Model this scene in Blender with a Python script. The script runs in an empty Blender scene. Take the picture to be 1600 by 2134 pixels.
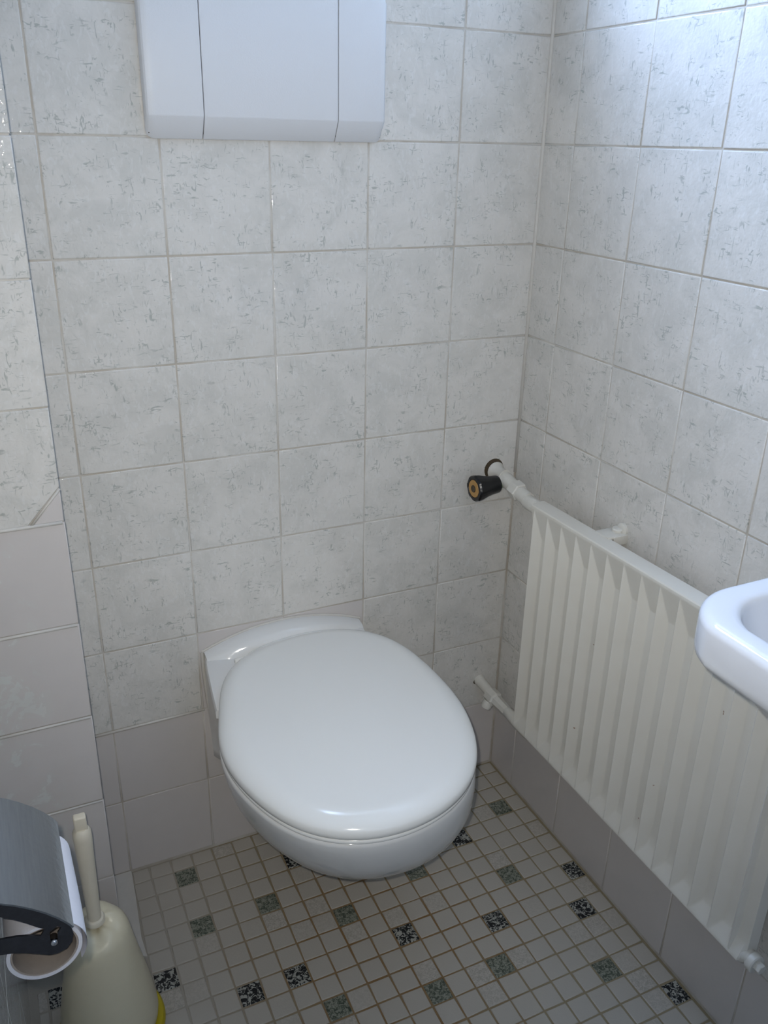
import bpy, bmesh, math, random
from mathutils import Vector, Euler, noise as mnoise

random.seed(7)
PI = math.pi
sc = bpy.context.scene
col = sc.collection

# ------------------------------------------------------------------ camera
CAM = Vector((-0.0988, -1.2304, 1.2143))
CROT = Euler((1.16075145, -0.01985563, -0.43446359), 'XYZ')
cd = bpy.data.cameras.new('camera')
cd.sensor_fit = 'HORIZONTAL'
cd.sensor_width = 36.0
cd.lens = 36.0 * 1794.82 / 1600
cd.clip_start = 0.02
cam = bpy.data.objects.new('camera', cd)
cam.location = CAM
cam.rotation_euler = CROT
col.objects.link(cam)
sc.camera = cam

# ------------------------------------------------------------------ light
sc.view_settings.view_transform = 'Standard'
sc.view_settings.look = 'None'
sc.view_settings.gamma = 1.0
sc.view_settings.use_curve_mapping = False
sc.view_settings.exposure = -0.15

FLASH_W = 27.0
DAY_W = 76.0
CEIL_W = 0.2

w = bpy.data.worlds.new('sky')
sc.world = w
w.use_nodes = True
bg = w.node_tree.nodes['Background']
bg.inputs[0].default_value = (0.55, 0.72, 1.0, 1)
bg.inputs[1].default_value = 0.4


def lamp(name, kind, loc, energy, color, **kw):
    d = bpy.data.lights.new(name, kind)
    d.energy = energy
    d.color = color
    for k, v in kw.items():
        setattr(d, k, v)
    o = bpy.data.objects.new(name, d)
    o.location = loc
    col.objects.link(o)
    return o


M = CROT.to_matrix()
fl = lamp('phone_flash', 'SPOT', CAM + M @ Vector((-0.014, 0.017, 0.0)), FLASH_W, (1.0, 0.955, 0.880),
          shadow_soft_size=0.004, spot_size=math.radians(95), spot_blend=1.0)
fl.rotation_euler = (M @ Euler((math.radians(6), 0, 0)).to_matrix()).to_euler()
# daylight through the window high in the back wall
dl = lamp('daylight', 'AREA', (0.36, 0.32, 1.92), DAY_W, (0.46, 0.64, 1.0), shape='RECTANGLE', size=0.60, size_y=0.46)
dl.rotation_euler = Vector((0.70, -0.68, -0.36)).to_track_quat('-Z', 'Y').to_euler()
# dim unseen area light below the ceiling, behind the camera
cl = lamp('room_light', 'AREA', (0.28, -1.35, 2.30), CEIL_W, (0.93, 0.97, 1.0), shape='DISK', size=0.5)

# ------------------------------------------------------------------ helpers
def put(name, bm, mats, parent=None, smooth=False, loc=None, angle=None):
    me = bpy.data.meshes.new(name)
    bmesh.ops.recalc_face_normals(bm, faces=bm.faces[:])
    bm.to_mesh(me)
    bm.free()
    if not isinstance(mats, (list, tuple)):
        mats = [mats]
    for m in mats:
        me.materials.append(m)
    if smooth:
        for p in me.polygons:
            p.use_smooth = True
        if angle is not None:
            me.set_sharp_from_angle(angle=math.radians(angle))
    o = bpy.data.objects.new(name, me)
    col.objects.link(o)
    if parent:
        o.parent = parent
    if loc:
        o.location = loc
    return o


def tag(o, label, cat, group=None):
    o['label'] = label
    o['category'] = cat
    if group:
        o['group'] = group
    return o


def thing(name, loc, label, cat):
    o = bpy.data.objects.new(name, None)
    o.empty_display_size = 0.05
    o.location = loc
    col.objects.link(o)
    tag(o, label, cat)
    THINGS.append(o)
    return o


THINGS = []


def part(name, bm, mats, root, smooth=True, angle=35, parent=None, label=None):
    """mesh given in world coordinates, hung under its thing"""
    p = parent or root
    base = root.location
    bmesh.ops.translate(bm, verts=bm.verts[:], vec=-base)
    o = put(name, bm, mats, p, smooth, None, angle)
    if label:
        o['label'] = label
    return o


def box(bm, a, b, bev=0.0, seg=2, mi=0):
    x0, y0, z0 = a
    x1, y1, z1 = b
    r = bmesh.ops.create_cube(bm, size=1.0)
    vs = r['verts']
    for v in vs:
        v.co = Vector(((x0 + x1) / 2 + v.co.x * (x1 - x0), (y0 + y1) / 2 + v.co.y * (y1 - y0), (z0 + z1) / 2 + v.co.z * (z1 - z0)))
    fs = set(f for v in vs for f in v.link_faces)
    for f in fs:
        f.material_index = mi
    if bev > 0:
        es = list(set(e for v in vs for e in v.link_edges))
        bmesh.ops.bevel(bm, geom=es, offset=bev, segments=seg, affect='EDGES', profile=0.5)
    return bm


def rings(bm, rs, close=True, cap0=True, cap1=True, mi=0):
    """loft a list of rings of points"""
    R = [[bm.verts.new(p) for p in r] for r in rs]
    n = len(rs[0])
    for a, b in zip(R, R[1:]):
        for i in range(n if close else n - 1):
            j = (i + 1) % n
            f = bm.faces.new((a[i], a[j], b[j], b[i]))
            f.material_index = mi
    if cap0:
        bm.faces.new(R[0][::-1]).material_index = mi
    if cap1:
        bm.faces.new(R[-1]).material_index = mi
    return R


def frame(d):
    d = Vector(d).normalized()
    u = Vector((0, 0, 1)) if abs(d.z) < 0.9 else Vector((1, 0, 0))
    a = d.cross(u).normalized()
    b = d.cross(a).normalized()
    return d, a, b


def lathe(bm, org, axis, prof, n=32, cap0=True, cap1=True, rad=None, mi=0):
    """prof: list of (distance along axis, radius)"""
    d, a, b = frame(axis)
    org = Vector(org)
    rs = []
    for t, r in prof:
        ring = []
        for i in range(n):
            th = 2 * PI * i / n
            rr = r * (rad(th, t) if rad else 1)
            ring.append(org + d * t + (a * math.cos(th) + b * math.sin(th)) * rr)
        rs.append(ring)
    rings(bm, rs, True, cap0, cap1, mi)
    return bm


def tube(bm, pts, r, n=12, cap=True):
    pts = [Vector(p) for p in pts]
    rs = []
    for i, p in enumerate(pts):
        d = pts[min(i + 1, len(pts) - 1)] - pts[max(i - 1, 0)]
        d, a, b = frame(d)
        rr = r[i] if isinstance(r, (list, tuple)) else r
        rs.append([p + (a * math.cos(2 * PI * k / n) + b * math.sin(2 * PI * k / n)) * rr for k in range(n)])
    rings(bm, rs, True, cap, cap)
    return bm


def prism(bm, pts2, plane, lo, hi, hole=None):
    """extrude outline; plane 'xz' -> y from lo to hi"""
    def P(p, t):
        return Vector((p[0], t, p[1])) if plane == 'xz' else (Vector((t, p[0], p[1])) if plane == 'yz' else Vector((p[0], p[1], t)))
    a = [bm.verts.new(P(p, lo)) for p in pts2]
    b = [bm.verts.new(P(p, hi)) for p in pts2]
    n = len(pts2)
    for i in range(n):
        bm.faces.new((a[i], a[(i + 1) % n], b[(i + 1) % n], b[i]))
    if hole:
        ha = [bm.verts.new(P(p, lo)) for p in hole]
        hb = [bm.verts.new(P(p, hi)) for p in hole]
        m = len(hole)
        for i in range(m):
            bm.faces.new((ha[i], hb[i], hb[(i + 1) % m], ha[(i + 1) % m]))
        for vs, hs in ((a, ha), (b, hb)):
            es = []
            for ring in (vs, hs):
                for i in range(len(ring)):
                    e = bm.edges.get((ring[i], ring[(i + 1) % len(ring)]))
                    es.append(e)
            bmesh.ops.triangle_fill(bm, edges=es, use_beauty=True, use_dissolve=False)
    else:
        bm.faces.new(a)
        bm.faces.new(b[::-1])
    return bm


# ------------------------------------------------------------------ materials
def srgb(r, g, b):
    f = lambda c: (c / 255 / 12.92) if c / 255 <= 0.04045 else ((c / 255 + 0.055) / 1.055) ** 2.4
    return (f(r), f(g), f(b), 1)


class NT:
    def __init__(s, name):
        s.m = bpy.data.materials.new(name)
        s.m.use_nodes = True
        s.t = s.m.node_tree
        s.bsdf = s.t.nodes['Principled BSDF']

    def set(s, inp, v):
        if isinstance(v, bpy.types.NodeSocket):
            s.t.links.new(v, inp)
        else:
            inp.default_value = v

    def n(s, kind, out=0, props=None, **kw):
        nd = s.t.nodes.new(kind)
        for k, v in (props or {}).items():
            setattr(nd, k, v)
        for k, v in kw.items():
            key = int(k[1:]) if k[0] == '_' else k.replace('__', ' ')
            s.set(nd.inputs[key], v)
        return nd.outputs[out]

    def math(s, op, a, b=0.0, c=0.0, clamp=False):
        nd = s.t.nodes.new('ShaderNodeMath')
        nd.operation = op
        nd.use_clamp = clamp
        s.set(nd.inputs[0], a)
        s.set(nd.inputs[1], b)
        s.set(nd.inputs[2], c)
        return nd.outputs[0]

    def ramp(s, v, lo, hi, a=0.0, b=1.0):
        return s.n('ShaderNodeMapRange', 0, {'clamp': True, 'interpolation_type': 'SMOOTHSTEP'}, Value=v, _1=lo, _2=hi, _3=a, _4=b)

    def mix(s, f, a, b):
        nd = s.t.nodes.new('ShaderNodeMix')
        nd.data_type = 'RGBA'
        s.set(nd.inputs[0], f)
        s.set(nd.inputs[6], a)
        s.set(nd.inputs[7], b)
        return nd.outputs[2]

    def obj(s):
        return s.n('ShaderNodeTexCoord', 3)

    def noise(s, vec, scale, detail=2.0, rough=0.5, dist=0.0):
        return s.n('ShaderNodeTexNoise', 0, None, Vector=vec, Scale=scale, Detail=detail, Roughness=rough, Distortion=dist)

    def bump(s, h, dist, strength=1.0):
        s.t.links.new(s.n('ShaderNodeBump', 0, None, Strength=strength, Distance=dist, Height=h), s.bsdf.inputs['Normal'])

    def fin(s, color=None, rough=0.5, spec=0.5, metal=0.0, **kw):
        if color is not None:
            s.set(s.bsdf.inputs['Base Color'], color)
        s.set(s.bsdf.inputs['Roughness'], rough)
        s.set(s.bsdf.inputs['Specular IOR Level'], spec)
        s.set(s.bsdf.inputs['Metallic'], metal)
        for k, v in kw.items():
            s.set(s.bsdf.inputs[k.replace('__', ' ')], v)
        return s.m


def tile_vec(t):
    """pattern space that starts afresh on every tile"""
    P = t.obj()
    sep = t.t.nodes.new('ShaderNodeSeparateXYZ')
    t.set(sep.inputs[0], P)
    u = t.math('ADD', sep.outputs[0], sep.outputs[1])
    rnd = t.n('ShaderNodeAttribute', 2, {'attribute_name': 'tile_id'})
    return u, sep.outputs[2], rnd, P


def mat_fleck():
    t = NT('flecked_wall_tile')
    u, z, rnd, P = tile_vec(t)
    off = t.math('MULTIPLY', rnd, 37.0)

    def strokes(a, b, th, k):
        v = t.n('ShaderNodeCombineXYZ', 0, None, X=t.math('MULTIPLY', u, a), Y=t.math('MULTIPLY', z, b), Z=t.math('ADD', off, k))
        return t.ramp(t.noise(v, 1.0, 2.5, 0.55, 1.3), th, th + 0.09)
    h = strokes(62, 200, 0.585, 0.0)
    v = strokes(200, 62, 0.585, 9.0)
    both = t.math('MAXIMUM', h, v)
    vv = t.n('ShaderNodeCombineXYZ', 0, None, X=u, Y=z, Z=off)
    msk = t.ramp(t.noise(vv, 38.0, 2.0, 0.6), 0.44, 0.62, 0.10, 1.0)
    fl = t.math('MULTIPLY', both, msk)
    light = t.math('MULTIPLY', strokes(120, 60, 0.56, 21.0), 0.35)
    blot = t.ramp(t.noise(vv, 16.0, 4.0, 0.65, 0.6), 0.35, 0.68)
    c = t.mix(blot, srgb(216, 213, 207), srgb(205, 203, 197))
    c = t.mix(light, c, srgb(222, 221, 218))
    c = t.mix(t.math('MULTIPLY', fl, 0.60), c, srgb(144, 150, 143))
    hgt = t.math('ADD', t.noise(P, 190.0, 1.5, 0.5), t.math('MULTIPLY', t.noise(P, 12.0, 1.0), 2.0))
    t.bump(hgt, 0.00040, 0.9)
    return t.fin(c, 0.05, 0.5)


def mat_plain():
    t = NT('plain_wall_tile')
    u, z, rnd, P = tile_vec(t)
    sm = t.ramp(t.noise(P, 22.0, 5.0, 0.62, 0.8), 0.50, 0.66)
    sep = t.t.nodes.new('ShaderNodeSeparateXYZ')
    t.set(sep.inputs[0], P)
    left = t.ramp(sep.outputs[0], -0.115, -0.075, 1.0, 0.0)
    sm = t.math('MULTIPLY', t.math('MULTIPLY', sm, left), 0.55)
    c = t.mix(t.noise(P, 30.0, 3.0), srgb(209, 203, 199), srgb(203, 198, 194))
    c = t.mix(sm, c, srgb(206, 212, 206))
    t.bump(t.noise(P, 60.0, 2.0), 0.0004, 0.6)
    return t.fin(c, t.math('ADD', 0.16, t.math('MULTIPLY', sm, 0.4)), 0.45)


def mat_grout():
    t = NT('tile_grout')
    P = t.obj()
    n1 = t.ramp(t.noise(P, 9.0, 4.0, 0.65), 0.38, 0.66)
    c = t.mix(n1, srgb(184, 176, 163), srgb(206, 203, 196))
    t.bump(t.noise(P, 400.0, 3.0), 0.0005, 0.6)
    return t.fin(c, 0.6, 0.35)


def simple(name, rgb, rough=0.4, spec=0.5, metal=0.0, nscale=40.0, amt=0.06, bump=0.0, bscale=200.0, **kw):
    t = NT(name)
    P = t.obj()
    a = srgb(*rgb)
    d = tuple(max(0, x * (1 - amt * 2)) for x in a[:3]) + (1,)
    c = t.mix(t.noise(P, nscale, 4.0, 0.6), a, d)
    if bump:
        t.bump(t.noise(P, bscale, 2.0), bump, 1.0)
    return t.fin(c, rough, spec, metal, **kw)


def mat_mosaic(name, a, b, scale, lo, hi, third=None):
    t = NT(name)
    u, z, rnd, P = tile_vec(t)
    sep = t.t.nodes.new('ShaderNodeSeparateXYZ')
    t.set(sep.inputs[0], P)
    v = t.n('ShaderNodeCombineXYZ', 0, None, X=sep.outputs[0], Y=sep.outputs[1], Z=t.math('MULTIPLY', rnd, 11.0))
    n = t.noise(v, scale, 3.0, 0.6, 1.2)
    c = t.mix(t.ramp(n, lo, hi), a, b)
    if third:
        c = t.mix(t.math('MULTIPLY', rnd, 0.5), c, third)
    t.bump(t.noise(P, 300.0, 3.0), 0.0004, 0.6)
    return t.fin(c, 0.38, 0.45)


def mat_floor_grout():
    t = NT('floor_grout')
    P = t.obj()
    # rust stain in the joints in front of the pan
    d = t.n('ShaderNodeVectorMath', 1, {'operation': 'DISTANCE'}, _0=P, _1=(0.36, -0.33, 0.0))
    wob = t.math('MULTIPLY', t.noise(P, 7.0, 3.0), 0.22)
    core = t.ramp(t.math('ADD', d, wob), 0.20, 0.46, 1.0, 0.0)
    wide = t.ramp(P_x(t, P), 0.02, 0.24, 0.0, 1.0)
    n = t.ramp(t.noise(P, 26.0, 4.0), 0.35, 0.7)
    c = t.mix(wide, srgb(170, 163, 150), srgb(150, 138, 112))
    c = t.mix(t.math('MULTIPLY', core, t.math('ADD', 0.55, t.math('MULTIPLY', n, 0.45))), c, srgb(138, 108, 72))
    t.bump(t.noise(P, 500.0, 3.0), 0.0005, 0.7)
    return t.fin(c, 0.75, 0.25)


def P_x(t, P):
    sep = t.t.nodes.new('ShaderNodeSeparateXYZ')
    t.set(sep.inputs[0], P)
    return sep.outputs[0]


def mat_rad():
    t = NT('radiator_enamel')
    P = t.obj()
    c = t.mix(t.noise(P, 18.0, 4.0), srgb(226, 223, 214), srgb(218, 214, 203))
    rust = t.ramp(t.noise(P, 70.0, 2.0, 0.4), 0.79, 0.80)
    c = t.mix(t.math('MULTIPLY', rust, 0.8), c, srgb(128, 84, 48))
    t.bump(t.noise(P, 90.0, 3.0), 0.0004, 0.5)
    return t.fin(c, 0.30, 0.45)


def mat_cover():
    t = NT('brushed_steel')
    P = t.obj()
    mp = t.n('ShaderNodeMapping', 0, None, Vector=P, Scale=(500.0, 25.0, 500.0))
    c = t.mix(t.noise(mp, 1.0, 3.0), srgb(150, 156, 162), srgb(128, 134, 140))
    t.bump(t.noise(P, 160.0, 2.0), 0.0003, 0.7)
    return t.fin(c, 0.19, 0.5, 0.85)


FLECK, PLAIN, GROUT = mat_fleck(), mat_plain(), mat_grout()
WHITEJ = simple('white_joint', (214, 210, 202), 0.5, 0.4, nscale=60, amt=0.08)
CERAM = simple('sanitary_ceramic', (228, 228, 226), 0.08, 0.6, nscale=6, amt=0.01)
def mat_seat():
    t = NT('seat_plastic')
    P = t.obj()
    d = t.n('ShaderNodeTexVoronoi', 0, None, Vector=P, Scale=17.0)
    keep = t.ramp(t.noise(P, 5.0, 1.0), 0.47, 0.52)
    sp = t.math('MULTIPLY', t.ramp(d, 0.013, 0.022, 1.0, 0.0), keep)
    return t.fin(t.mix(t.math('MULTIPLY', sp, 0.8), srgb(236, 236, 232), srgb(52, 50, 48)), 0.16, 0.5)


SEATM = mat_seat()
PLAST = simple('panel_plastic', (218, 220, 223), 0.42, 0.45, nscale=8, amt=0.01, bump=0.00015, bscale=600)
DARKGAP = simple('dark_seam', (60, 58, 58), 0.7, 0.2)
RAD = mat_rad()
PAINTM = simple('painted_metal', (222, 219, 210), 0.35, 0.5, nscale=60, amt=0.08, bump=0.0006, bscale=120)
BLACKP = simple('black_plastic', (12, 13, 17), 0.3, 0.5, nscale=60, amt=0.1)
BRASS = simple('aged_brass_disc', (196, 152, 88), 0.5, 0.5, nscale=150, amt=0.15)
SCREW = simple('dark_screw', (84, 70, 50), 0.5, 0.5, nscale=300, amt=0.3)
GREEN = simple('green_gland', (118, 138, 112), 0.5, 0.4)
STEEL = mat_cover()
DARKM = simple('dark_oxidised_steel', (66, 67, 72), 0.42, 0.5, 0.5, nscale=130, amt=0.25, bump=0.0003, bscale=200)
RUSTM = simple('rust_brown', (104, 72, 52), 0.8, 0.2, nscale=200, amt=0.3)
PAPER = simple('toilet_tissue', (232, 231, 236), 0.9, 0.1, nscale=200, amt=0.03, bump=0.0003, bscale=700)
CARD = simple('grey_cardboard', (176, 164, 152), 0.9, 0.1, nscale=150, amt=0.1)
CREAM = simple('cream_plastic', (228, 218, 188), 0.30, 0.5, nscale=25, amt=0.05, bump=0.0004, bscale=50)
HANDL = simple('ivory_handle_plastic', (232, 222, 200), 0.35, 0.5, nscale=60, amt=0.06)
YEL = simple('yellow_plastic', (196, 176, 20), 0.4, 0.5, nscale=30, amt=0.06)
SINKM = simple('basin_ceramic', (216, 218, 222), 0.07, 0.6, nscale=6, amt=0.01)
PAINTW = simple('white_paint', (226, 226, 222), 0.8, 0.2, nscale=4, amt=0.02)
WOODW = simple('white_door_paint', (214, 212, 206), 0.45, 0.4, nscale=4, amt=0.02)
CHROME = simple('chrome', (200, 200, 202), 0.1, 0.5, 1.0)
BRIST = simple('white_bristle', (220, 220, 214), 0.8, 0.2)
MOS_W = mat_mosaic('pale_marble_mosaic', srgb(196, 190, 180), srgb(166, 160, 148), 230.0, 0.36, 0.62, srgb(184, 178, 167))
MOS_D = mat_mosaic('black_granite_mosaic', srgb(14, 17, 22), srgb(172, 172, 164), 165.0, 0.48, 0.56)
MOS_G = mat_mosaic('green_granite_mosaic', srgb(70, 78, 66), srgb(148, 150, 136), 200.0, 0.38, 0.62)
FGROUT = mat_floor_grout()

# ------------------------------------------------------------------ the room
XL, XR, YF, H = -0.187, 0.749, -1.90, 2.40
W1, Z0, WR, YR0, TH = 0.1492, 1.35946, 0.14827, -0.0810, 0.15
XP, YP = -0.038, -0.157          # the pier: right edge and front face
ROWS = [Z0 + TH * k for k in range(6, -1, -1)] + [Z0 - TH * k for k in range(1, 10)]
ROWS = [min(r, H) for r in ROWS]
ROWS = sorted(set(round(r, 5) for r in ROWS), reverse=True)   # ... last row bottom 0.0095
if ROWS[-1] < 0.02:
    ROWS[-1] = 0.0035
GAP = 0.0011


class Tiler:
    """tiles of one wall: (u, v) on the plane -> 3-D through f(u, v, height)"""
    def __init__(s, f):
        s.bm = bmesh.new()
        s.f = f
        s.lay = s.bm.faces.layers.float.new('tile_id')
        s.k = 0

    def poly(s, pts, mi, gap=GAP, tilt=True):
        s.k += 1
        rid = random.random() * 9
        cx = sum(p[0] for p in pts) / len(pts)
        cy = sum(p[1] for p in pts) / len(pts)
        n = len(pts)

        def inset(d):
            out = []
            for i in range(n):
                p0, p1, p2 = Vector(pts[i - 1]), Vector(pts[i]), Vector(pts[(i + 1) % n])
                e1 = (p1 - p0).normalized()
                e2 = (p2 - p1).normalized()
                n1 = Vector((-e1.y, e1.x))
                n2 = Vector((-e2.y, e2.x))
                b = n1 + n2
                b = b / max(1e-6, b.dot(n1))
                out.append(p1 + b * d)
            return out
        area = sum(pts[i - 1][0] * pts[i][1] - pts[i][0] * pts[i - 1][1] for i in range(n))
        if area < 0:
            pts = pts[::-1]
        tx, ty = (random.uniform(-.0025, .0025), random.uniform(-.0025, .0025)) if tilt else (0, 0)
        rs = []
        for d, h in ((gap, -0.002), (gap, 0.0002), (gap + 0.0004, 0.0007), (gap + 0.0014, 0.0012)):
            rs.append([s.bm.verts.new(s.f(q[0], q[1], h + (q[0] - cx) * tx + (q[1] - cy) * ty)) for q in inset(d)])
        fs = []
        for a, b in zip(rs, rs[1:]):
            for i in range(n):
                fs.append(s.bm.faces.new((a[i], a[(i + 1) % n], b[(i + 1) % n], b[i])))
        fs.append(s.bm.faces.new(rs[-1]))
        for f in fs:
            f.material_index = mi
            f[s.lay] = rid
            f.smooth = True
        fs[-1].smooth = False

    def rect(s, u0, u1, v0, v1, mi, **kw):
        if u1 - u0 < 0.006 or v1 - v0 < 0.006:
            return
        s.poly([(u0, v0), (u1, v0), (u1, v1), (u0, v1)], mi, **kw)

    def back(s, a, b):
        box(s.bm, a, b, 0, mi=0)

    def done(s, name, mats):
        bm = s.bm
        me = bpy.data.meshes.new(name)
        bm.normal_update()
        bm.to_mesh(me)
        bm.free()
        for m in mats:
            me.materials.append(m)
        o = bpy.data.objects.new(name, me)
        col.objects.link(o)
        o['kind'] = 'structure'
        return o


# window opening in the back wall, above the frame
WX0, WX1, WZ0, WZ1 = 0.16, 0.69, 1.60, 2.08

# --- back wall
T = Tiler(lambda u, v, h: Vector((u, -h, v)))
T.back((XL - 0.1, 0.0, -0.1), (XR + 0.1, 0.16, WZ0))
T.back((XL - 0.1, 0.0, WZ1), (XR + 0.1, 0.16, H + 0.05))
T.back((XL - 0.1, 0.0, WZ0), (WX0, 0.16, WZ1))
T.back((WX1, 0.0, WZ0), (XR + 0.1, 0.16, WZ1))
xs = [XP] + [W1 * k for k in range(0, 5)] + [XR - 0.002]
for r in range(len(ROWS) - 1):
    zt, zb = ROWS[r], ROWS[r + 1]
    for c in range(len(xs) - 1):
        a, b = xs[c], xs[c + 1]
        xm = (a + b) / 2
        if zt < 0.17:
            mi = 2
        elif zt < 0.32:
            mi = 2 if xm < 0.448 else 1
        elif zt < 0.47:
            mi = 2 if 0.149 < xm < 0.448 else 1
        else:
            mi = 1
        if zb >= WZ0 - 0.01 and zt <= WZ1 + 0.05 and b > WX0 and a < WX1:
            continue
        if zt > WZ0 and zb < WZ0 and b > WX0 and a < WX1:
            T.rect(a, b, zb, WZ0, mi)
            continue
        if zt > WZ1 > zb and b > WX0 and a < WX1:
            T.rect(a, b, WZ1, zt, mi)
            continue
        T.rect(a, b, zb, zt, mi)
wb = T.done('wall_back', [GROUT, FLECK, PLAIN])

# --- right wall
T = Tiler(lambda u, v, h: Vector((XR - h, u, v)))
T.back((XR, YF - 0.1, -0.1), (XR + 0.1, 0.0, H + 0.05))
ys = [-0.002, YR0]
while ys[-1] > YF:
    ys.append(ys[-1] - WR)
ys[-1] = YF
for r in range(len(ROWS) - 1):
    for c in range(len(ys) - 1):
        T.rect(ys[c + 1], ys[c], ROWS[r + 1], ROWS[r], 2 if ROWS[r] < .17 else 1)
T.done('wall_right', [GROUT, FLECK, PLAIN])

# --- left wall, in front of the pier
T = Tiler(lambda u, v, h: Vector((XL + h, u, v)))
T.back((XL - 0.1, YF - 0.1, -0.1), (XL, YP, H + 0.05))
ys = [YP - 0.002]
while ys[-1] > YF:
    ys.append(ys[-1] - WR)
ys[-1] = YF
for r in range(len(ROWS) - 1):
    for c in range(len(ys) - 1):
        T.rect(ys[c + 1], ys[c], ROWS[r + 1], ROWS[r], 1)
T.done('wall_left', [GROUT, FLECK, PLAIN])

# --- the pier in the back left corner
T = Tiler(lambda u, v, h: Vector((u, YP - h, v)))
T.back((XL - 0.1, YP + 0.0005, -0.1), (XP - 0.0015, 0.0, H + 0.05))
for r in range(len(ROWS) - 1):
    zt, zb = ROWS[r], ROWS[r + 1]
    if abs(zb - 0.7595) < 0.01:
        c0, c1 = (XP, zb + 0.043), (XP - 0.039, zb)
        T.poly([(XL, zb), (c1[0] - 0.004, zb), (XP, zb + 0.0475), (XP, zt), (XL, zt)], 1, gap=0.0008)
        T.poly([c1, (XP, zb), c0], 2, gap=0.0008)
    else:
        T.rect(XL, XP + GAP * 0.8, zb, zt, 2 if zt < 0.77 else 1)
T.done('wall_pier', [GROUT, FLECK, PLAIN])

# --- wall behind the camera, ceiling, door
bm = bmesh.new()
box(bm, (XL - 0.1, YF - 0.1, -0.1), (XR + 0.1, YF, H + 0.05))
put('wall_front', bm, PAINTW)['kind'] = 'structure'
bm = bmesh.new()
box(bm, (XL - 0.1, YF - 0.1, H), (XR + 0.1, 0.16, H + 0.08))
put('ceiling', bm, PAINTW)['kind'] = 'structure'
bm = bmesh.new()
box(bm, (-0.10, YF, 0.0), (0.66, YF + 0.04, 2.02), 0.004)
box(bm, (-0.02, YF + 0.035, 0.20), (0.58, YF + 0.046, 0.95), 0.004)
box(bm, (-0.02, YF + 0.035, 1.10), (0.58, YF + 0.046, 1.86), 0.004)
d1 = put('door_1', bm, WOODW)
d1['kind'] = 'structure'
bm = bmesh.new()
lathe(bm, (0.60, YF + 0.04, 1.03), (0, 1, 0), [(0, .024), (.006, .024), (.007, .009), (.05, .009)], 20)
tube(bm, [(0.60, YF + 0.085, 1.03), (0.55, YF + 0.09, 1.03), (0.49, YF + 0.088, 1.03)], 0.008)
put('door_handle', bm, CHROME, d1, True, None, 40)

# --- window frame, sill
bm = bmesh.new()
for a, b in (((WX0, .10, WZ0), (WX0 + .03, .15, WZ1)), ((WX1 - .03, .10, WZ0), (WX1, .15, WZ1)),
             ((WX0, .10, WZ0), (WX1, .15, WZ0 + .03)), ((WX0, .10, WZ1 - .03), (WX1, .15, WZ1))):
    box(bm, a, b, 0.003)
put('window_1', bm, WOODW)['kind'] = 'structure'

# --- joints: caulk in the corners
bm = bmesh.new()
tube(bm, [(XR - 0.002, -0.002, z) for z in (0.66, 1.1, 1.5, H)], 0.0034, 8)
put('trim_1', bm, WHITEJ, None, True)['kind'] = 'structure'
bm = bmesh.new()
prism(bm, [(XP, -0.001), (0.0, -0.001), (-0.003, -0.06), (-0.0095, -0.15), (-0.0075, -0.19), (-0.016, -0.185), (-0.026, YP - 0.004), (XP, YP - 0.004)], 'xy', -0.002, 0.0035)
put('trim_2', bm, WHITEJ)['kind'] = 'structure'
# white sealant lines under the last flecked rows
bm = bmesh.new()
tube(bm, [(XP + .002, -0.0012, .3075), (0.08, -0.0014, .3085), (0.152, -0.0012, .309)], 0.0024, 8)
tube(bm, [(XL, YP - 0.0012, .759), (XP - .003, YP - 0.0012, .7585)], 0.0026, 8)
tube(bm, [(XL, YP - 0.0010, .608), (XP - .003, YP - 0.0010, .608)], 0.0024, 8)
tube(bm, [(XL, YP - 0.0010, .458), (XP - .003, YP - 0.0010, .458)], 0.0022, 8)
tube(bm, [(XL, YP - 0.0010, .308), (XP - .003, YP - 0.0010, .308)], 0.0018, 8)
tube(bm, [(XP - .040, YP - 0.0010, .7595), (XP - .001, YP - 0.0010, .8040)], 0.0018, 8)
put('trim_3', bm, WHITEJ, None, True)['kind'] = 'structure'

# --- floor: square mosaic stones
T = Tiler(lambda u, v, h: Vector((u, v, h - 0.0012)))
bmf = T.bm
box(bmf, (XL - 0.1, YF - 0.1, -0.1), (XR + 0.1, 0.0, -0.0012), 0, mi=0)
PX, PY = 0.03795, 0.0381
GR = {(2, 1), (5, 4), (2, 4), (8, 6), (12, 5), (16, 7), (18, 3), (13, 11), (10, 11), (6, 10), (17, 13), (0, 18), (8, 17), (14, 19), (-3, 14), (3, 22)}
DK = {(7, 2), (0, 6), (3, 8), (5, 8), (10, 8), (14, 9), (15, 4), (19, 8), (18, 10), (19, 15), (-4, 5), (5, 15), (11, 16), (-2, 9), (1, 12), (16, 18)}
for k in range(0, 50):
    for i in range(-5, 20):
        cx, cy = 0.0115 + PX * i, -0.0128 - PY * k
        x0, x1, y0, y1 = cx - PX / 2, cx + PX / 2, cy - PY / 2, cy + PY / 2
        if i < 0 and y1 > YP - 0.03:
            if i == -1 or y1 > YP + 0.004:
                continue
            y1 = min(y1, YP - 0.002)
        y1 = min(y1, -0.0015)
        x0, x1 = max(x0, XL + 0.012), min(x1, XR - 0.003)
        if i == 0 and k < 5:
            x0 = max(x0, 0.0 - 0.002 * k)
        if x1 - x0 < 0.008 or y1 - y0 < 0.008:
            continue
        if y0 < YF:
            continue
        mi = 3 if (i, k) in GR else 2 if (i, k) in DK else 1
        j = lambda: random.uniform(-0.0006, 0.0006)
        pts = [(x0 + j(), y0 + j()), (x1 + j(), y0 + j()), (x1 + j(), y1 + j()), (x0 + j(), y1 + j())]
        T.poly(pts, mi, gap=0.0015)
T.done('floor', [FGROUT, MOS_W, MOS_D, MOS_G])

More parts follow.
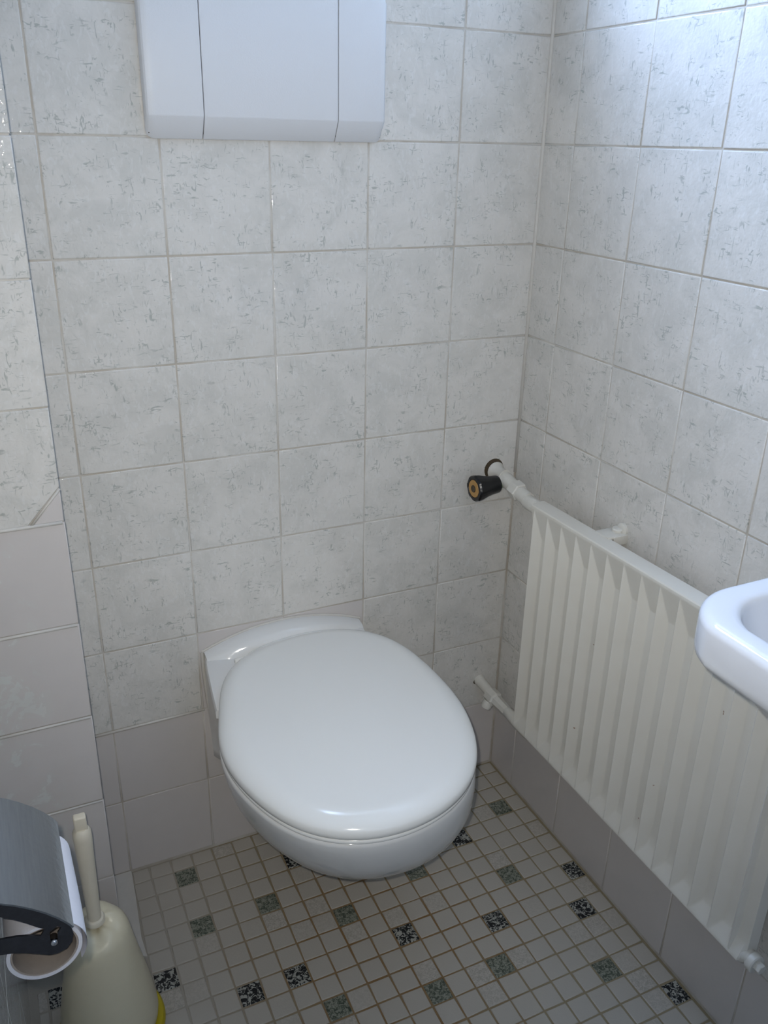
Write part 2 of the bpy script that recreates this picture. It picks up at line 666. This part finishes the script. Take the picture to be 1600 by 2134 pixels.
# ------------------------------------------------------------------ toilet
FC = (0.20885, -0.00182, -0.02886, -0.00141, -0.00084, -0.00086, 0.00199)
FS = (0.00271, 0.00713, -0.00089, -0.00073, -0.00145, -0.00012)
LC = (0.300, -0.27)


def lid_r(t):
    return sum(c * math.cos(k * t) for k, c in enumerate(FC)) + sum(c * math.sin((k + 1) * t) for k, c in enumerate(FS))


NL = 120
lid_pts = []
for i in range(NL):
    t = 2 * PI * i / NL
    lid_pts.append((LC[0] + lid_r(t) * math.cos(t), LC[1] + lid_r(t) * math.sin(t)))


def lid_ring(z, off=0.0, s=1.0):
    out = []
    for i in range(NL):
        t = 2 * PI * i / NL
        r = max(0.001, (lid_r(t) + off) * s)
        out.append(Vector((LC[0] + r * math.cos(t), LC[1] + r * math.sin(t), z)))
    return out


toilet = thing('toilet', (0.30, 0.0, 0.0), 'white wall-hung toilet with a closed rounded lid, mounted under the flush panel', 'toilet')

top = sorted([p for p in lid_pts if p[1] < -0.14], key=lambda p: math.atan2(p[1] + 0.14, p[0] - 0.30))
NS = 14
left = [(0.157 + (top[0][0] - 0.157) * k / NS, top[0][1] * k / NS) for k in range(NS)]
right = [(top[-1][0] + (0.437 - top[-1][0]) * k / NS, top[-1][1] * (1 - k / NS)) for k in range(1, NS + 1)]
outline = left + top + right
ZS = [.412, .38, .33, .28, .23, .18, .14, .11, .09, .08]
SX = [1, 1, .975, .915, .82, .72, .62, .53, .45, .40]
SY = [.99, .975, .935, .87, .77, .65, .54, .43, .33, .25]


def interp(z, S):
    for a in range(len(ZS) - 1):
        if ZS[a] >= z >= ZS[a + 1]:
            f = (ZS[a] - z) / (ZS[a] - ZS[a + 1])
            return S[a] * (1 - f) + S[a + 1] * f
    return S[-1] if z < ZS[-1] else S[0]


def smooth_interp(z, S):
    return (interp(z, S) * 2 + interp(z + .012, S) + interp(z - .012, S)) / 4


def body(x, y, z, inset=0.0):
    k = max(0, min(1, -y / 0.5))
    sh = 0.28 * (0.412 - z) * k if z > 0.25 else 0.28 * 0.162 * k
    sy, sx = smooth_interp(z, SY), smooth_interp(z, SX)
    kk = min(1, max(0, -y / 0.10))
    if kk < 1:                                     # back edge stays straight at the wall
        sx = (0.86 + 0.14 * interp(z, SX)) * (1 - kk) * 1.0 + sx * kk if z > .2 else sx
    px, py = 0.31 + (x - 0.31) * sx + sh, y * sy
    if inset:
        c = Vector((0.31, -0.25))
        d = Vector((px, py)) - c
        d = d * (1 - inset / max(0.02, d.length))
        px, py = c.x + d.x, min(-0.0, c.y + d.y) if y < -0.001 else py
    return Vector((px, py, z))


bm = bmesh.new()
zz = [.412, .4115, .409, .404] + [.404 - .018 * k for k in range(1, 18)]
ins = {.412: .012, .4115: .004, .409: .0012}
rs = [[body(x, y, z, ins.get(z, 0)) for x, y in outline] for z in zz if z > .085]
rs.append([body(x, y, .082) for x, y in outline])
rs.append([body(x, y, .078, .02) for x, y in outline])
rings(bm, rs, True, True, True)
bowl = part('bowl', bm, CERAM, toilet, True, 60)
# raised ledge behind the lid, arched along the wall
bm = bmesh.new()
n = 28
prof = []


def ledge_z(x):
    t = (x - 0.297) / 0.14
    return 0.4235 + 0.030 * max(0, 1 - t * t)


cols = []
for i in range(n + 1):
    x = 0.1575 + (0.437 - 0.1575) * i / n
    zt = ledge_z(x)
    tt = min(1.0, min(i, n - i) / 4.0)
    dep = 0.030 + 0.012 * math.sin(PI * i / n)
    cols.append([Vector((x, 0.0, 0.400)), Vector((x, 0.0, zt)), Vector((x, -0.008, zt + .0005)), Vector((x, -dep * .75, zt - 0.002)),
                 Vector((x, -dep * .9, zt - 0.006)), Vector((x, -dep, max(.413, zt - 0.016))), Vector((x, -dep * 1.25, .4125)), Vector((x, -dep * 1.35, .400))])
rings(bm, cols, True, True, True)
part('rear_ledge', bm, CERAM, toilet, True, 50)
# deck between ledge and lid
bm = bmesh.new()
rs = []
for z, inn in ((.404, 0), (.415, 0.000), (.4185, .002), (.420, .008)):
    pl = [(0.158, -0.001), (0.150, -0.05), (0.142, -0.11), (0.136, -0.16), (0.2, -0.2), (0.4, -0.2), (0.441, -0.15), (0.438, -0.10), (0.436, -0.05), (0.437, -0.001)]
    rs.append([Vector((x + (inn if x < .3 else -inn), min(-0.001, y - (inn if y > -.01 else 0)), z)) for x, y in pl])
rings(bm, rs, True, True, True)
part('rear_deck', bm, CERAM, toilet, True, 40)
bm = bmesh.new()
rings(bm, [lid_ring(.4150, -.010), lid_ring(.4155, -.0035), lid_ring(.4172, -.0022), lid_ring(.4205, -.0022), lid_ring(.4222, -.0035), lid_ring(.4225, -.012)], True, True, True)
part('seat', bm, SEATM, toilet, True, 60)
bm = bmesh.new()
rs = [lid_ring(.4238, -.008), lid_ring(.4240, -.0022), lid_ring(.4256, -.0002), lid_ring(.431, .0)]
for k in range(1, 11):
    a = k / 10 * PI / 2
    rs.append(lid_ring(.433 + .0165 * math.sin(a), -.034 * (1 - math.cos(a)) ** 0.9))
for k, dz in ((.80, .0515), (.6, .0530), (.4, .0540), (.2, .0545), (.05, .0547)):
    base = -.034
    rs.append([Vector((LC[0] + (lid_r(2 * PI * i / NL) + base) * k * math.cos(2 * PI * i / NL), LC[1] + (lid_r(2 * PI * i / NL) + base) * k * math.sin(2 * PI * i / NL), .3995 + dz)) for i in range(NL)])
rings(bm, rs, True, True, True)
part('lid', bm, SEATM, toilet, True, 60)
for hx in (0.215, 0.385):
    bm = bmesh.new()
    lathe(bm, (hx - .018, -0.050, .4225), (1, 0, 0), [(0, .0045), (.001, .0055), (.035, .0055), (.036, .0045)], 16)
    part('hinge', bm, SEATM, toilet, True, 50)
# sealant line between pan and tiles
bm = bmesh.new()
tube(bm, [(.172, -.0035, .20), (.165, -.0035, .26), (.158, -.0035, .33), (.1545, -.003, .39), (.1545, -.003, .424)], .0032, 8)
tube(bm, [(0.1545 + (0.440 - 0.1545) * k / 16, -.0024, ledge_z(0.1575 + (0.437 - 0.1575) * k / 16) + .0008) for k in range(17)], .0022, 8)
part('sealant', bm, WHITEJ, toilet, True, 60)

# ------------------------------------------------------------------ flush panel
panel = thing('flush_panel', (0.295, 0.0, 1.21), 'white plastic cistern flush panel on the tiled back wall above the toilet', 'flush panel')
PX0, PX1, PZ0, PZ1 = 0.132, 0.4645, 1.2075, 1.392


def panel_section(bm, x0, x1, ext0, ext1):
    """front cover piece with chamfered foot; ext* = outer end"""
    yb, yf = -0.0035, -0.0225
    prof = [(yb, PZ0 + .0015), (-.0065, PZ0), (-.0085, PZ0 + .0015), (yf + .0008, PZ0 + .026), (yf, PZ0 + .0285), (yf, PZ1 - .012), (yf + .002, PZ1 - .005), (yf + .007, PZ1), (yb, PZ1)]
    st = []
    if ext0:
        st += [(x0, .0065, 0), (x0 + .0008, .004, 0), (x0 + .003, .0018, 0), (x0 + .007, .0004, 0), (x0 + .011, 0, 0)]
    else:
        st += [(x0, .0007, 0), (x0 + .0007, 0, 0)]
    if ext1:
        st += [(x1 - .011, 0, 0), (x1 - .007, .0004, 0), (x1 - .003, .0018, 0), (x1 - .0008, .004, 0), (x1, .0065, 0)]
    else:
        st += [(x1 - .0007, 0, 0), (x1, .0007, 0)]
    rs = []
    for x, ins, _ in st:
        corner = ins * 1.8
        ring = []
        for y, z in prof:
            yy = min(yb, y + ins) if y < yb else y
            z2 = z
            if z < PZ0 + .004:
                z2 = z + corner * .9
            if z > PZ1 - .006:
                z2 = z - corner * .9
            ring.append(Vector((x, yy, z2)))
        rs.append(ring)
    rings(bm, rs, True, True, True)


bm = bmesh.new()
box(bm, (PX0 + .003, -0.009, PZ0 + .006), (PX1 - .003, 0.0, PZ1 - .004), .001)
part('backing_plate', bm, DARKGAP, panel, True, 40)
S1, S2 = 0.2058, 0.3925
bm = bmesh.new(); panel_section(bm, PX0, S1 - .0005, True, False)
part('side_cover', bm, PLAST, panel, True, 25)
bm = bmesh.new(); panel_section(bm, S2 + .0005, PX1, False, True)
part('side_cover', bm, PLAST, panel, True, 25)
bm = bmesh.new(); panel_section(bm, S1 + .0005, S2 - .0005, False, False)
part('push_plate', bm, PLAST, panel, True, 25)

# ------------------------------------------------------------------ radiator
rad = thing('radiator', (0.705, -0.42, 0.218), 'white ribbed panel radiator with rust specks on the right wall', 'radiator')
RY0, RY1 = -0.140, -0.702
RXB = 0.6985
PIT = 0.0378
HB = 0.0112


def rib(y):
    if y > -0.1435 or y < -0.683:
        return 0.0
    s = (-0.1435 - y) / PIT
    t = s - math.floor(s)
    if t < .22:
        return HB * (t / .22)
    if t < .25:
        return HB
    if t < .63:
        return HB * (1 - (t - .25) / .38)
    return 0.0


def top_z(y):
    return 0.661 + 0.0250 * (-0.147 - y)


bz = 0.2185
ysmp = []
y = RY0
while y > RY1:
    ysmp.append(y)
    y -= PIT / 24
ysmp.append(RY1)
zz = [0.0, .002, .005, .010, .015, .020, .026] + [.03 + .018 * k for k in range(0, 20)]
zn = [zz_ for zz_ in zz if zz_ < .36] + [.365 + .002 * k for k in range(45)]
bm = bmesh.new()
fr = []
for y in ysmp:
    H_ = top_z(y) - bz
    colv = []
    for q in zn:
        z = bz + H_ * q / (.365 + .002 * 44)
        ht = top_z(y) - z
        hb = z - bz
        hd = max(0.0, HB * (1 - max(0, ht - .006) / .052))
        hl = max(0.0, HB * (1 - max(0, hb - .003) / .030))
        e = rib(y)
        edge = min(1, (RY0 - y) / .004 + .0, (y - RY1) / .004)
        d = max(e, hd, hl) * max(0, edge)
        xx = RXB - d
        if ht < .003:
            xx += (.003 - ht) ** 2 * 150
        colv.append(bm.verts.new((xx, y, z)))
    fr.append(colv)
for a, b in zip(fr, fr[1:]):
    for i in range(len(zn) - 1):
        bm.faces.new((a[i], a[i + 1], b[i + 1], b[i]))
bk = [(bm.verts.new((0.7175, c[0].co.y, bz)), bm.verts.new((0.7175, c[0].co.y, c[-1].co.z - .0015)), bm.verts.new((0.7155, c[0].co.y, c[-1].co.z + .0005)), bm.verts.new((0.703, c[0].co.y, c[-1].co.z + .0015))) for c in fr]
for i in range(len(fr) - 1):
    a, b, p, q = fr[i], fr[i + 1], bk[i], bk[i + 1]
    bm.faces.new((a[-1], p[3], q[3], b[-1]))
    bm.faces.new((p[3], p[2], q[2], q[3]))
    bm.faces.new((p[2], p[1], q[1], q[2]))
    bm.faces.new((p[1], p[0], q[0], q[1]))
    bm.faces.new((p[0], a[0], b[0], q[0]))
for i in (0, -1):
    bm.faces.new(fr[i] + [bk[i][3], bk[i][2], bk[i][1], bk[i][0]])
part('panel', bm, RAD, rad, True, 24)
# welded connection sleeves at three corners
bm = bmesh.new()
lathe(bm, (0.704, -0.150, .650), (0, 1, 0), [(-.01, .012), (.012, .0125), (.040, .0125), (.043, .0115)], 24)
part('inlet_sleeve', bm, PAINTM, rad)
bm = bmesh.new()
lathe(bm, (0.704, -0.165, .2145), (0, 1, 0), [(-.03, .0085), (-.01, .0125), (.030, .0125), (.056, .0105), (.058, .0095)], 24)
part('outlet_sleeve', bm, PAINTM, rad)
bm = bmesh.new()
lathe(bm, (0.703, -0.660, .2235), (0, -1, 0), [(0, .010), (.012, .0135), (.040, .0135), (.044, .0105), (.047, .0105)], 24)
part('outlet_sleeve', bm, PAINTM, rad)
bm = bmesh.new()
lathe(bm, (0.703, -0.707, .2235), (0, -1, 0), [(0, .0125), (.001, .0135), (.009, .0135), (.0105, .012)], 24)
lathe(bm, (0.703, -0.716, .2235), (0, -1, 0), [(0, .0075), (.009, .0075), (.010, .0066)], 6)
part('drain_plug', bm, PAINTM, rad, True, 30)
# wall hook near the top
bm = bmesh.new()
zt = top_z(-0.29)
box(bm, (0.711, -0.313, zt - .001), (0.7485, -0.282, zt + .0035), .0012)
box(bm, (0.7105, -0.306, zt - .006), (0.7135, -0.282, zt + .0025), .001)
box(bm, (0.722, -0.3145, zt - .012), (0.7485, -0.311, zt + .003), .001)
hk = part('wall_hook', bm, PAINTM, rad, True, 40)
bm = bmesh.new()
lathe(bm, (0.741, -0.297, zt + .003), (0, 0, 1), [(0, .0085), (.004, .009), (.006, .0075)], 16)
lathe(bm, (0.7475, -0.302, zt + .007), (-1, 0, 0), [(0, .011), (.003, .0105), (.005, .007)], 16)
part('bolt', bm, PAINTM, rad, True, 40, hk)

# ------------------------------------------------------------------ upper valve with black knob
valve = thing('radiator_valve', (0.705, 0.0, 0.662), 'white painted radiator valve with a black round knob at the upper corner', 'valve')
VZ = .660
bm = bmesh.new()
lathe(bm, (0.705, 0.0, .668), (0, -1, 0), [(0, .0165), (.003, .0170), (.006, .0150), (.012, .0120), (.020, .0110), (.033, .0125)], 24)
lathe(bm, (0.705, -0.030, .664), (0, -1, -0.14), [(0, .0130), (.008, .0140), (.022, .0130), (.035, .0115)], 24)
lathe(bm, (0.705, -0.036, VZ), (-1, 0, 0), [(0, .0115), (.008, .0110), (.014, .0095), (.022, .0085)], 24)
part('valve_body', bm, PAINTM, valve)
bm = bmesh.new()
lathe(bm, (0.705, -0.063, .6585), (0, -1, -0.12), [(0, .0145), (.0015, .0165), (.020, .0165), (.0215, .0145)], 6)
part('union_nut', bm, PAINTM, valve, True, 25)
bm = bmesh.new()
lathe(bm, (0.705, -0.080, .6555), (0, -1, -0.10), [(0, .0115), (.004, .0115), (.0045, .0125), (.030, .0128)], 24)
part('tail_piece', bm, PAINTM, valve)
bm = bmesh.new()
lathe(bm, (0.694, -0.036, .6575), (-1, 0, 0), [(0, .0095), (.001, .0105), (.006, .0105), (.007, .009)], 24)
part('gland', bm, GREEN, valve, label='green packing gland')
bm = bmesh.new()
kn = lambda th, t: 1 + (0.045 * (1 if math.cos(8 * th) > 0 else 0) - .02) * min(1, max(0, (t - .012) / .03))
lathe(bm, (0.689, -0.036, .6575), (-1, -0.04, -0.02), [(0, .0120), (.001, .0150), (.004, .0158), (.012, .0162), (.026, .0185), (.040, .0225), (.047, .0232), (.050, .0215), (.0505, .0165), (.0495, .0160)], 64, rad=kn)
knob = part('knob', bm, BLACKP, valve, True, 30)
bm = bmesh.new()
lathe(bm, (0.6397, -0.0380, .6565), (-1, -0.04, -0.02), [(-.002, .0158), (0, .0158), (.0012, .0150), (.0012, .0070)], 32)
cap = part('disc', bm, BRASS, valve, True, 30, knob, 'tan brass coloured disc')
bm = bmesh.new()
lathe(bm, (0.6387, -0.0380, .6565), (-1, -0.04, -0.02), [(-.0015, .0066), (.0009, .0066), (.0016, .0058), (.0012, .0032), (.0008, .0030)], 24)
part('screw', bm, SCREW, valve, True, 30, knob, 'dark brown screw head')
bm = bmesh.new()
lathe(bm, (0.701, 0.0, .672), (0, -1, 0), [(-.001, .0195), (.0016, .0195), (.0017, .0180)], 24)
part('hole_edge', bm, SCREW, valve, True, 30, label='dark broken edge round the pipe')

# ------------------------------------------------------------------ lower valve
ret = thing('return_valve', (0.705, 0.0, 0.212), 'white painted return valve and pipe stub at the lower radiator corner', 'valve')
bm = bmesh.new()
lathe(bm, (0.705, 0.0, .2185), (0, -1, -0.10), [(0, .0125), (.003, .0115), (.018, .0105), (.036, .0108), (.042, .0105)], 20)
part('pipe', bm, PAINTM, ret)
bm = bmesh.new()
lathe(bm, (0.704, -0.042, .213), (0, -1, 0), [(0, .0125), (.002, .0155), (.024, .0158), (.027, .0125), (.042, .0115), (.068, .0105)], 8)
part('valve_body', bm, PAINTM, ret, True, 30)
bm = bmesh.new()
lathe(bm, (0.695, -0.055, .206), (-.6, -.1, -1), [(0, .010), (.008, .011), (.015, .0095)], 16)
part('spindle_cap', bm, PAINTM, ret, True, 30)
bm = bmesh.new()
lathe(bm, (0.6975, -0.0, .219), (0, -1, 0), [(-.001, .0062), (.0014, .0062), (.0015, .005)], 16, rad=lambda th, t: 1 + .3 * math.sin(2 * th))
part('hole_edge', bm, SCREW, ret, True, 30, label='dark gap round the pipe')

# ------------------------------------------------------------------ sink
sink = thing('sink', (0.60, -0.92, 0.80), 'white ceramic hand basin with a raised bowl rim, cut off at the right edge', 'sink')
SZ = 0.84


def srect(x0, x1, y0, y1, r, z, n=10, r2=None):
    """outline; rounded at the two room-side corners"""
    pts = []
    rr = r2 if r2 is not None else .004
    for (cx, cy, a0, q) in ((x0 + r, y1 - r, 90, r), (x0 + r, y0 + r, 180, r), (x1 - rr, y0 + rr, 270, rr), (x1 - rr, y1 - rr, 0, rr)):
        for k in range(n + 1):
            a = math.radians(a0 + 90 * k / n)
            pts.append((cx + q * math.cos(a), cy + q * math.sin(a)))
    return pts


def sink_ring(inset, z, bowl=False, r=.052):
    p = srect(.437 + inset, .7485 - (0 if not bowl else .055), -1.13 + inset, -.7255 - inset, max(.012, r - inset * .35), z, r2=(.004 if not bowl else .04))
    out = []
    for x, y in p:
        # the room side bows outwards towards the middle
        k = (y + .928) / .2
        bow = .026 * max(0, 1 - k * k)
        wgt = max(0, 1 - (x - .437) / .2)
        out.append(Vector((x - bow * wgt, y, z)))
    return out


bm = bmesh.new()
rs = [sink_ring(.10, .70, False), sink_ring(.07, .73), sink_ring(.035, .775), sink_ring(.010, .7935), sink_ring(.0035, .796), sink_ring(.0008, .800), sink_ring(0, .806), sink_ring(0, .831)]
for k in range(1, 7):
    a = k / 6 * PI / 2
    rs.append(sink_ring(.009 * (1 - math.cos(a)), .831 + .009 * math.sin(a)))
rs.append(sink_ring(.016, .8402))
rs.append(sink_ring(.0225, .8397, True))
for k in range(1, 5):
    a = k / 4 * PI / 2
    rs.append(sink_ring(.0225 + .008 * math.sin(a), .8397 - .008 * (1 - math.cos(a)), True))
rs += [sink_ring(.036, .815, True), sink_ring(.045, .785, True), sink_ring(.062, .755, True), sink_ring(.085, .738, True), sink_ring(.115, .730, True)]
rings(bm, rs, True, True, True)
part('basin', bm, SINKM, sink, True, 60)
bm = bmesh.new()
lathe(bm, (.56, -.93, .7302), (0, 0, 1), [(0, .022), (.002, .022), (.003, .018), (.001, .012)], 24)
part('drain', bm, CHROME, sink)

# ------------------------------------------------------------------ brush holder and brush
BX, BY = -0.077, -0.288
hold = thing('brush_holder', (BX, BY, 0.0), 'cream plastic toilet brush holder on a yellow foot, on the floor by the pier', 'brush holder')
bm = bmesh.new()
lathe(bm, (BX, BY, 0.0), (0, 0, 1), [(0.0005, .066), (.001, .074), (.004, .0765), (.009, .0760), (.012, .0735), (.012, .060)], 64)
part('foot', bm, YEL, hold, True, 40, label='yellow round foot')
bm = bmesh.new()
cr = random.Random(3)


def ragged(th, t):
    return 1.0


prof = [(.010, .054), (.012, .062), (.018, .0665), (.030, .0680), (.045, .0672), (.075, .0630), (.11, .0570), (.145, .0505), (.175, .0455), (.194, .0425), (.204, .0390), (.211, .0335), (.2155, .0260), (.2175, .0180), (.2180, .0120), (.2180, .003)]
lathe(bm, (BX, BY, 0.0), (0, 0, 1), prof, 64, cap0=True, cap1=True)
for v in bm.verts:
    if v.co.z > .19:
        a = math.atan2(v.co.y - BY, v.co.x - BX)
        v.co.z += (.006 * math.sin(a) + .0016 * math.sin(5 * a + 1)) * (v.co.z - .19) / .02
part('container', bm, CREAM, hold, True, 50)

brush = thing('toilet_brush', (BX, BY, 0.2186), 'ivory toilet brush handle with a square tip standing in the cream holder', 'toilet brush')
bm = bmesh.new()
hx, hy = -0.0785, -0.2895
lathe(bm, (hx, hy, .18), (0.004, 0.0, 1), [(.0388, .0120), (.0396, .0132), (.043, .0134), (.046, .0118), (.047, .0090), (.08, .0095), (.15, .0108), (.19, .0120), (.198, .0116), (.203, .0088), (.205, .0075)], 24, rad=lambda th, t: 1 + .10 * abs(math.cos(th)) if t > .034 else 1)
part('handle', bm, HANDL, brush, True, 40)
bm = bmesh.new()
box(bm, (hx - .0075, hy - .006, .377), (hx + .0085, hy + .006, .405), .0025, 3)
part('handle_tip', bm, HANDL, brush, True, 60)

# ------------------------------------------------------------------ paper holder and roll
hd = thing('toilet_paper_holder', (XL, -0.60, 0.64), 'metal toilet paper holder with a curved steel cover on the left wall', 'toilet paper holder')
prof = [(-.1850, .6750), (-.176, .6728), (-.166, .6692), (-.152, .6625), (-.142, .6562), (-.132, .6485), (-.122, .6395), (-.113, .6295), (-.1065, .6205), (-.1030, .6145)]


def shell(prof, th, y0, y1, bm):
    ins = []
    for i, (x, z) in enumerate(prof):
        x2, z2 = prof[min(i + 1, len(prof) - 1)]
        x1, z1 = prof[max(i - 1, 0)]
        d = Vector((x2 - x1, z2 - z1)).normalized()
        ins.append((x + d.y * th, z - d.x * th))
    ring = prof + ins[::-1]
    ysl = [y0 + (y1 - y0) * k / 10 for k in range(11)]
    rings(bm, [[Vector((x, y, z)) for x, z in ring] for y in ysl], True, True, True)


bm = bmesh.new()
shell(prof, .0016, -.533, -.6625, bm)
cover = part('cover', bm, STEEL, hd, True, 40, label='curved brushed steel cover')
# side flange of the cover together with the strap arm (near end and far end)
flange = [(-.1860, .6725), (-.166, .6668), (-.1522, .6603), (-.142, .6545), (-.1352, .6492), (-.1203, .6346), (-.1118, .6243), (-.1055, .6146),
          (-.1042, .6059), (-.1062, .5973), (-.1109, .5914), (-.1187, .5893), (-.1251, .5906), (-.1328, .5956), (-.1418, .6010), (-.1508, .6050), (-.1599, .6075), (-.1860, .6120),
          (-.1860, .6290), (-.1578, .6236), (-.1463, .6213), (-.1371, .618), (-.1285, .6138), (-.1247, .6199), (-.1292, .6235), (-.1376, .6324), (-.1459, .6404), (-.1544, .6467), (-.166, .6530), (-.1860, .6600)]
slot = [(-.1217, .6149), (-.1155, .6186), (-.1125, .6160), (-.116, .6115), (-.1166, .6045), (-.1194, .6003), (-.1220, .6023), (-.1222, .6074)]
for y0 in (-.6605, -.537):
    bm = bmesh.new()
    prism(bm, flange, 'xz', y0, y0 + .0018, slot)
    part('arm', bm, DARKM, hd, False, label='dark oxidised side arm')
bm = bmesh.new()
box(bm, (XL + .0, -.665, .600), (XL + .0035, -.530, .690), .001)
part('wall_plate', bm, DARKM, hd, True, 40)
bm = bmesh.new()
lathe(bm, (-.1196, -.6600, .6030), (0, -1, 0), [(-.006, .0032), (.001, .0032), (.0024, .0026), (.003, .0012)], 16)
part('pin', bm, CHROME, hd, True, 60, label='bright round pin')

roll = thing('toilet_paper_roll', (-.128, -.607, .596), 'nearly used up white toilet paper roll hanging under the steel cover', 'toilet paper')
RC = (-.1278, .5925)


def ring_pts(r, y, n=56, fl=0.0):
    out = []
    for i in range(n):
        a = 2 * PI * i / n
        wob = 1 + .018 * math.sin(2 * a + .7) + .008 * math.sin(3 * a)
        out.append(Vector((RC[0] + r * wob * math.cos(a), y, RC[1] + r * wob * math.sin(a))))
    return out


bm = bmesh.new()
rs = [ring_pts(.0262, -.6575), ring_pts(.0292, -.6575), ring_pts(.0296, -.655), ring_pts(.0296, -.60), ring_pts(.0296, -.5585), ring_pts(.0262, -.5575)]
rs.append(rs[0])
R = [[bm.verts.new(p) for p in r] for r in rs[:-1]]
R.append(R[0])
for a, b in zip(R, R[1:]):
    for i in range(len(a)):
        j = (i + 1) % len(a)
        bm.faces.new((a[i], a[j], b[j], b[i]))
paper = part('paper', bm, PAPER, roll, True, 50)
bm = bmesh.new()
R = [[bm.verts.new(p) for p in r] for r in (ring_pts(.0246, -.6568), ring_pts(.0260, -.6568), ring_pts(.0260, -.558), ring_pts(.0246, -.558))]
R.append(R[0])
for a, b in zip(R, R[1:]):
    for i in range(len(a)):
        j = (i + 1) % len(a)
        bm.faces.new((a[i], a[j], b[j], b[i]))
part('cardboard_tube', bm, CARD, roll, True, 50, label='grey-brown cardboard core')
# loose end of the sheet
bm = bmesh.new()
g = []
for k in range(15):
    a = math.radians(75 - k * 8)
    rowv = []
    for j in range(21):
        f = j / 20
        yy = -.6575 + f * .107
        lift = .0008 + .0032 * max(0, (k - 3) / 11.0) * (0.6 + 0.5 * math.sin(3.0 * f + 1))
        r = .0302 + lift
        rag = 0.0010 * math.sin(19 * f) if k == 14 else 0
        wob = 1 + .018 * math.sin(2 * a + .7) + .008 * math.sin(3 * a)
        rowv.append((Vector((RC[0] + r * wob * math.cos(a), yy, RC[1] + r * wob * math.sin(a) - rag))))
    g.append(rowv)
V = [[bm.verts.new(p) for p in row] for row in g]
V2 = [[bm.verts.new(p + Vector((-.0004, 0, -.0001))) for p in row] for row in g]
for A in (V, V2):
    for a, b in zip(A, A[1:]):
        for i in range(20):
            bm.faces.new((a[i], a[i + 1], b[i + 1], b[i]))
part('loose_sheet', bm, PAPER, roll, True, 60)
